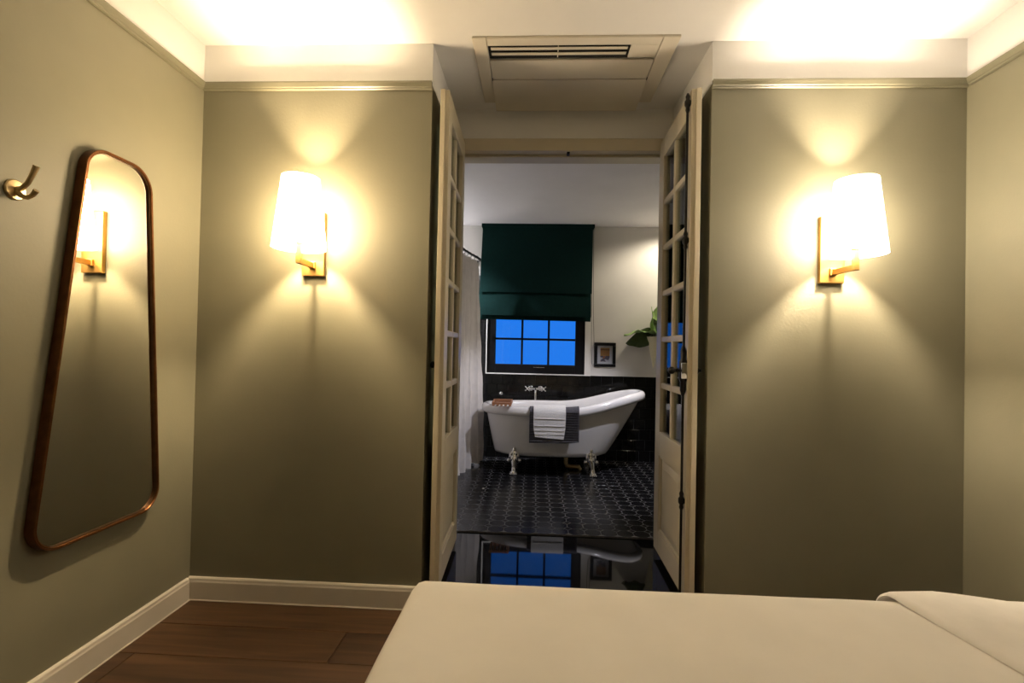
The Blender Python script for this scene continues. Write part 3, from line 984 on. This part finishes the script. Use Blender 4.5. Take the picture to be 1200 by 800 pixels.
def claw(xc, yc, sx, sy):
    g = MB()
    zf = ZB
    # upper acanthus shoulder hugging the tub
    g.ball((xc, yc + sy * 0.030, zf + 0.150), (0.040, 0.028, 0.060), 8)
    g.ball((xc, yc + sy * 0.036, zf + 0.205), (0.020, 0.020, 0.030), 7)
    for q in (-1, 1):
        g.ball((xc + q * 0.030, yc + sy * 0.030, zf + 0.150), (0.018, 0.018, 0.040), 7)
        g.ball((xc + q * 0.048, yc + sy * 0.026, zf + 0.115), (0.016, 0.016, 0.020), 7)
        g.ball((xc + q * 0.020, yc + sy * 0.012, zf + 0.180), (0.010, 0.012, 0.022), 6)
        g.ball((xc + q * 0.016, yc + sy * 0.004, zf + 0.135), (0.012, 0.012, 0.026), 6)
    # bent shank
    g.tube([(xc, yc + sy * 0.030, zf + 0.150), (xc + sx * 0.004, yc + sy * 0.012, zf + 0.105), (xc + sx * 0.010, yc + sy * 0.006, zf + 0.065), (xc + sx * 0.014, yc + sy * 0.000, zf + 0.030), (xc + sx * 0.016, yc - sy * 0.004, zf + 0.012)], [0.036, 0.026, 0.019, 0.020, 0.026], 12)
    # paw
    g.ball((xc + sx * 0.016, yc - sy * 0.002, zf + 0.018), (0.032, 0.026, 0.018), 8)
    for q in range(4):
        g.ball((xc + sx * 0.016 + (q - 1.5) * 0.0165, yc - sy * 0.024, zf + 0.0105), (0.0085, 0.014, 0.0105), 6)
    g.build('claw_foot', M['chrome'], tub, True, 50)
claw(-0.165, 4.200, -0.1, 1)
claw(0.505, 4.215, 1, 1)
claw(-0.165, 4.700, -0.1, -1)
claw(0.505, 4.690, 1, -1)
MB().tube([(0.30, 4.452, 0.205), (0.30, 4.452, 0.115), (0.31, 4.452, 0.088), (0.345, 4.452, 0.080), (0.42, 4.452, 0.080), (0.43, 4.452, ZB)], 0.020, 12).build('waste_pipe', M['hookbrass'], tub, True)

# towels over the front rim
def rim_path(xc, tfront, tin, off):
    """(y, z) polyline: hanging front, over the rim, down inside"""
    z0 = zr(xc)
    yo = TYC - TBW          # body face under the rim
    pts = [(yo - 0.050 - off, z0 - tfront), (yo - 0.050 - off, z0 - 0.16), (yo - 0.051 - off, z0 - 0.06), (yo - 0.049 - off, z0 - 0.030), (yo - 0.040 - off * 0.8, z0 - 0.010 + off * 0.6), (yo - 0.024, z0 + off), (yo - 0.006, z0 + 0.003 + off), (yo + 0.010 + off * 0.6, z0 - 0.004 + off * 0.7), (yo + 0.030 + off, z0 - 0.024), (yo + 0.040 + off, z0 - 0.06), (yo + 0.052 + off, z0 - tin)]
    return pts
def towel(name, x0, x1, tf0, tf1, tin, off, th, material, skew, wav):
    nx = 26
    mb = MB()
    top, bot = [], []
    for i in range(nx + 1):
        t = i / nx
        x_ = x0 + (x1 - x0) * t
        tf = tf0 + (tf1 - tf0) * t
        pa = rim_path(x_, tf, tin, off)
        pb = rim_path(x_, tf, tin, off - th)
        # resample the hanging part
        def rs(p):
            out = []
            for k in range(7):
                q = k / 7
                out.append((p[0][0] + (p[1][0] - p[0][0]) * q, p[0][1] + (p[1][1] - p[0][1]) * q))
            return out + p[1:]
        A, B = rs(pa), rs(pb)
        hang = len(A)
        la, lb = [], []
        for k in range(hang):
            dropf = max(0.0, 1 - k / 8)
            dxk = skew * dropf * (1 - 2 * t) * 0.5
            w = wav * dropf * sin(t * 9 + 0.6) * 0.5 - abs(wav) * dropf
            la.append((x_ + dxk, A[k][0] + w, A[k][1]))
            lb.append((x_ + dxk, B[k][0] + w, B[k][1]))
        top.append(la + lb[::-1])
    mb.rings(top, True, True, True)
    return mb.build(name, material, None, True, 50)
dt = towel('bath_mat', -0.036, 0.382, 0.290, 0.285, 0.14, 0.0098, 0.0085, M['towel_g'], 0.0, 0.004)
tag(dt, 'charcoal ribbed bath mat hanging over the tub rim behind the white towel', 'bath mat')
for k in range(13):      # woven ribs standing proud of the mat
    zz = 0.372 + k * 0.0205
    yy = TYC - TBW - 0.0502 - 0.0098
    MB().box(-0.030, 0.376, yy - 0.0085, yy - 0.0022, zz, zz + 0.004, 0.001, 1).build('rib', M['towel_gd'] if k in (0,) else M['towel_g'], dt)
wt = towel('hand_towel', -0.002, 0.268, 0.236, 0.252, 0.12, 0.0240, 0.0125, M['towel_w'], 0.03, 0.004)
tag(wt, 'white hand towel laid over the charcoal bath mat on the tub rim', 'towel')
for zz in (0.430, 0.462, 0.500, 0.560):
    yy = TYC - TBW - 0.050 - 0.0240
    MB().box(0.012, 0.256, yy - 0.0062, yy - 0.001, zz, zz + 0.005, 0.0015, 1).build('woven_band', M['towel_w'], wt)

# wooden tray on the rim
tr = tag(empty('bath_tray', (-0.275, 4.19, 0.655)), 'small brown slatted wooden tray resting on the tub rim', 'bath tray', )
for k in range(5):
    xx = -0.070 + k * 0.035
    MB().box(xx - 0.011, xx + 0.011, -0.085, 0.120, 0.000, 0.012, 0.003).build('slat', M['traywood'], tr)
MB().box(-0.085, 0.085, 0.108, 0.126, 0.012, 0.040, 0.003).build('end_rail', M['traywood'], tr)
MB().box(-0.085, 0.085, -0.070, -0.052, 0.012, 0.030, 0.003).build('end_rail', M['traywood'], tr)
for xx in (-0.085, 0.073):
    MB().box(xx, xx + 0.012, -0.052, 0.108, 0.012, 0.036, 0.003).build('side_rail', M['traywood'], tr)

# wall tap
tap = tag(empty('bath_tap', (0.012, YB - 0.009, 0.752)), 'chrome two handled bath tap on the black tiles', 'tap')
MB().tube([(-0.062, -0.055, 0), (0.062, -0.055, 0)], 0.013, 14).build('body', M['chrome'], tap, True)
for q in (-1, 1):
    MB().lathe([(0.024, 0.0), (0.024, -0.006), (0.012, -0.012), (0.011, -0.055)], (q * 0.045, 0, 0), 18, 'y').build('wall_flange', M['chrome'], tap, True)
    hnd = MB().ball((q * 0.080, -0.060, 0.0), (0.014, 0.018, 0.018), 8)
    for a in range(4):
        an = pi / 4 + a * pi / 2
        hnd.tube([(q * 0.080, -0.064, 0), (q * 0.080 + 0.026 * cos(an), -0.066, 0.026 * sin(an))], [0.007, 0.006], 8)
        hnd.ball((q * 0.080 + 0.026 * cos(an), -0.066, 0.026 * sin(an)), 0.0085, 6)
    hnd.build('handle', M['chrome'], tap, True)
MB().tube([(0, -0.055, 0), (0, -0.085, -0.010), (0, -0.105, -0.035), (0, -0.112, -0.070), (0, -0.112, -0.110)], [0.011, 0.010, 0.010, 0.010, 0.011], 12).build('spout', M['chrome'], tap, True)
kn = tag(empty('robe_peg', (-0.330, YB - 0.009, 0.693)), 'small round chrome peg on the tiles above the wooden tray', 'peg')
MB().lathe([(0.016, 0.0), (0.016, -0.004), (0.008, -0.008), (0.008, -0.022)], (0, 0, 0), 18, 'y').build('rosette', M['chrome'], kn, True)
MB().ball((0, -0.034, 0), (0.021, 0.014, 0.021), 9).build('grip', M['chrome'], kn, True)

# ================================================================== roman blind, curtain, picture, planter
bl = tag(empty('roman_blind', (0.0, YB, 1.43)), 'dark green roman blind half lowered over the window', 'blind')
bl.location = (0, 0, 0)
FY = 4.790
MB().box(-0.556, 0.564, FY - 0.012, YB - 0.001, 2.352, HB - 0.001, 0.002).build('headrail', M['blind'], bl)
def cloth(xa0, xa1, xb0, xb1, zt, zb_, y0, y1, bulge, name):
    mb = MB()
    rings = []
    n, m_ = 24, 10
    front = []
    for i in range(n + 1):
        t = i / n
        sec = []
        for k in range(m_ + 1):
            q = k / m_
            xt = xa0 + (xa1 - xa0) * t
            xb = xb0 + (xb1 - xb0) * t
            x_ = xt + (xb - xt) * q
            yb_ = y0 + (y1 - y0) * q - bulge * sin(pi * q) + 0.0015 * sin(t * 14 + q * 5)
            sec.append((x_, yb_, zt + (zb_ - zt) * q + (0.010 * (0.5 - t)) * q * 0.8))
        front.append(sec + [(p[0], p[1] + 0.004, p[2]) for p in sec[::-1]])
    mb.rings(front)
    return mb.build(name, M['blind'], bl, True, 50)
cloth(-0.545, 0.548, -0.562, 0.545, 2.372, 1.700, FY, FY - 0.026, 0.000, 'upper_panel')
cloth(-0.566, 0.540, -0.572, 0.540, 1.716, 1.470, FY - 0.004, FY - 0.034, 0.006, 'middle_fold')
cloth(-0.566, 0.540, -0.568, 0.538, 1.486, 1.428, FY - 0.004, FY - 0.012, 0.002, 'lower_fold')
MB().box(-0.560, 0.535, FY + 0.002, FY + 0.012, 1.432, 1.450, 0.002).build('hem_bar', M['blind'], bl)
MB().tube([(0.548, FY + 0.02, 2.35), (0.550, FY + 0.03, 1.6), (0.556, FY + 0.035, 1.15), (0.562, FY + 0.035, 1.02), (0.575, FY + 0.035, 0.985), (0.588, FY + 0.035, 1.02), (0.584, FY + 0.035, 1.15), (0.566, FY + 0.03, 1.6), (0.556, FY + 0.02, 2.35)], 0.0022, 6).build('pull_cord', M['black_metal'], bl, True)

# shower rod and curtain
rod = tag(empty('curtain_rod', (-0.60, 4.0, 1.99)), 'thin black shower curtain rod near the ceiling', 'curtain rod')
rod.location = (0, 0, 0)
RZ = 2.005
RP = [(-0.80, DB + 0.004), (-0.755, 3.50), (-0.690, 4.00), (-0.648, 4.20), (-0.612, 4.40), (-0.572, 4.56), (-0.552, 4.66), (-0.562, 4.74), (-0.600, 4.80), (-0.625, YB - 0.014)]
def rod_x(y_):
    for (xa, ya), (xb, yb) in zip(RP, RP[1:]):
        if ya <= y_ <= yb: return xa + (xb - xa) * (y_ - ya) / (yb - ya)
    return RP[0][0]
MB().tube([(a_, b_, RZ) for a_, b_ in RP], 0.011, 10).build('rod', M['black_metal'], rod, True)
MB().lathe([(0.028, -0.012), (0.028, -0.004), (0.014, 0.0)], (-0.625, YB - 0.002, RZ), 18, 'y').build('flange', M['black_metal'], rod, True)
MB().lathe([(0.028, 0.002), (0.028, 0.008), (0.014, 0.012)], (-0.80, DB, RZ), 18, 'y').build('flange', M['black_metal'], rod, True)
cu = tag(empty('shower_curtain', (-0.62, 4.1, ZB)), 'white crinkled shower curtain hanging left of the tub', 'curtain')
cu.location = (0, 0, 0)
cm = MB()
rings = []
ns, nz = 150, 26
front = []
for i in range(ns + 1):
    t = i / ns
    Y = 3.55 + (4.62 - 3.55) * t
    sec = []
    for k in range(nz + 1):
        q = k / nz
        z = 1.965 + (ZB + 0.012 - 1.965) * q
        amp = 0.026 + 0.022 * q
        xx = rod_x(Y) - 0.004 + amp * sin(t * 44 + 0.5 * sin(q * 3)) + 0.006 * sin(t * 97 + q * 6) + 0.055 * q * sstep((t - 0.80) / 0.2) + 0.004 * sin(q * 37 + t * 30) + 0.02 * q
        yy = Y + 0.010 * sin(t * 88 + q * 2) + (0.012 * sin(q * 9) if t > 0.9 else 0) + 0.02 * q * (1 if t > 0.95 else 0)
        sec.append((xx, yy, z + 0.010 * sin(t * 31) * (q > 0.97)))
    front.append(sec)
cm.rings([s + [(p[0] - 0.002, p[1] + 0.001, p[2]) for p in s[::-1]] for s in front])
cm.build('cloth', M['curtain'], cu, True, 70)
for k in range(12):
    t = (k + 0.5) / 12
    Y = 3.56 + (4.60 - 3.56) * t
    xr_ = rod_x(Y)
    g = MB()
    g.tube([(xr_ + 0.020 * cos(a * pi / 6), Y, RZ - 0.012 + 0.026 * sin(a * pi / 6)) for a in range(13)], 0.002, 6)
    g.build('ring', M['black_metal'], cu, True)

pf = tag(empty('picture_frame', (0.697, YB, 1.102)), 'small black framed print with white mount beside the window', 'picture')
fw, fh, fb = 0.106, 0.121, 0.030
MB().box(-fw, fw, -0.022, -0.001, fh - fb, fh, 0.004).build('frame_rail', M['black_frame'], pf)
MB().box(-fw, fw, -0.022, -0.001, -fh, -fh + fb, 0.004).build('frame_rail', M['black_frame'], pf)
MB().box(-fw, -fw + fb, -0.022, -0.001, -fh + fb, fh - fb, 0.004).build('frame_stile', M['black_frame'], pf)
MB().box(fw - fb, fw, -0.022, -0.001, -fh + fb, fh - fb, 0.004).build('frame_stile', M['black_frame'], pf)
MB().box(-fw + fb, fw - fb, -0.008, -0.002, -fh + fb, fh - fb).build('mount', M['mat_white'], pf)
MB().box(-0.046, 0.046, -0.0095, -0.008, -0.068, 0.070).build('print', M['art'], pf)
MB().box(-fw + fb, fw - fb, -0.0125, -0.0110, -fh + fb, fh - fb).build('glazing', M['window_glass'], pf)

pl = tag(empty('wall_planter', (1.165, YB, 1.0)), 'pale pointed wall planter with green leaves beside the picture', 'planter')
pl.location = (0, 0, 0)
pcx, pcy = 1.158, YB - 0.075
MB().lathe([(0.003, 0.985), (0.012, 1.03), (0.034, 1.15), (0.064, 1.285), (0.068, 1.290), (0.060, 1.285), (0.030, 1.15), (0.008, 1.03)], (pcx, pcy, 0), 28).build('cone', M['planter'], pl, True)
MB().box(pcx - 0.012, pcx + 0.012, pcy + 0.050, YB - 0.001, 1.255, 1.275, 0.002).build('bracket', M['planter'], pl)
MB().lathe([(0.060, 1.268), (0.0, 1.275)], (pcx, pcy, 0), 24).build('soil', M['dark'], pl, True)
def leaf(base, tip, width, droop, side, material, fold=0.25, n=12):
    b, t = Vector(base), Vector(tip)
    ax = (t - b)
    L = ax.length
    sd = Vector(side).normalized()
    up = ax.normalized().cross(sd).normalized()
    if up.z < 0: up = -up
    mb = MB()
    topr = []
    for i in range(n + 1):
        q = i / n
        w = width * (sin(pi * min(1.0, q ** 0.75)) ** 0.8) * (1 - 0.15 * q) + 0.0015
        c = b + ax * q + Vector((0, 0, -droop * q * q)) + Vector((0, 0, droop * 0.9 * sin(pi * q)))
        row_ = []
        for j in range(-4, 5):
            s_ = j / 4
            wob = 0.16 * width * sin(q * 16 + s_ * 3) * abs(s_)
            row_.append(c + sd * (w * s_) + up * (abs(s_) * w * fold + wob))
        topr.append(row_ + [p - up * 0.0018 for p in row_[::-1]])
    mb.rings(topr)
    return mb.build('leaf', material, pl, True, 60)
bz = 1.29
leaf((pcx + 0.06, pcy - 0.03, bz + 0.01), (0.862, YB - 0.120, 1.325), 0.108, 0.030, (0.0, 1, 0.0), M['leaf'], 0.10)
leaf((pcx + 0.02, pcy, bz - 0.01), (0.890, YB - 0.055, 1.240), 0.105, 0.020, (0.25, 0.12, 1), M['leaf_shaded'], 0.12)
leaf((pcx + 0.05, pcy, bz), (1.075, YB - 0.19, 1.300), 0.035, 0.015, (0.3, 1, 0.2), M['leaf_shaded'], 0.2)
leaf((pcx + 0.08, pcy - 0.02, bz), (1.125, YB - 0.18, 1.475), 0.035, 0.015, (1, 0.3, 0.2), M['leaf_shaded'], 0.2)
leaf((pcx, pcy, bz), (1.125, YB - 0.11, 1.60), 0.030, 0.02, (0.3, 1, 0.3), M['leaf'], 0.2)
leaf((pcx, pcy, bz), (1.36, YB - 0.16, 1.46), 0.075, 0.04, (0.1, 1, 0.1), M['leaf'], 0.2)
leaf((pcx, pcy, bz), (1.30, YB - 0.22, 1.30), 0.060, 0.03, (0.3, 1, 0.1), M['leaf_shaded'], 0.2)
leaf((pcx, pcy, bz), (1.20, YB - 0.10, 1.64), 0.055, 0.02, (1, 0.5, 0.0), M['leaf'], 0.2)

# ================================================================== bathroom downlights
def downlight(x, y, power, color, size, blend, tilt, label):
    d = tag(empty('downlight', (x, y, HB)), label, 'downlight', 'bathroom ceiling downlights')
    MB().lathe([(0.034, -0.001), (0.046, -0.001), (0.048, -0.004), (0.044, -0.006), (0.036, -0.006), (0.034, -0.004)], (0, 0, 0), 28, cap=False).build('trim_ring', M['bead'], d, True)
    MB().lathe([(0.033, -0.003), (0.033, -0.001)], (0, 0, 0), 28).build('lens', M['lens'], d, True)
    l = bpy.data.lights.new('downlight_beam', 'SPOT')
    l.energy = power
    l.color = color
    l.spot_size = radians(size)
    l.spot_blend = blend
    l.shadow_soft_size = 0.02
    o = bpy.data.objects.new('downlight_beam', l)
    col.objects.link(o)
    o.parent = d
    o.location = (0, 0, -0.012)
    o.rotation_euler = tilt
    return d
downlight(1.36, 4.50, BATH_RIGHT, (1.0, 0.87, 0.67), 158, 0.5, (0, 0, 0), 'recessed downlight close to the window wall above the planter')
aim = (Vector((0.22, 4.15, 0.45)) - Vector((0.95, 3.27, HB))).to_track_quat('-Z', 'Y').to_euler()
downlight(0.95, 3.27, BATH_FRONT, (0.90, 0.89, 1.0), 62, 0.5, aim, 'recessed downlight just inside the bathroom near the bolted door leaf')
downlight(-1.15, 4.40, BATH_LEFT_FILL, (0.93, 0.93, 1.0), 125, 0.6, (0, 0, 0), 'added unseen fill downlight behind the shower curtain')  # made-up lamp, put in to lift the bathroom ceiling brightness
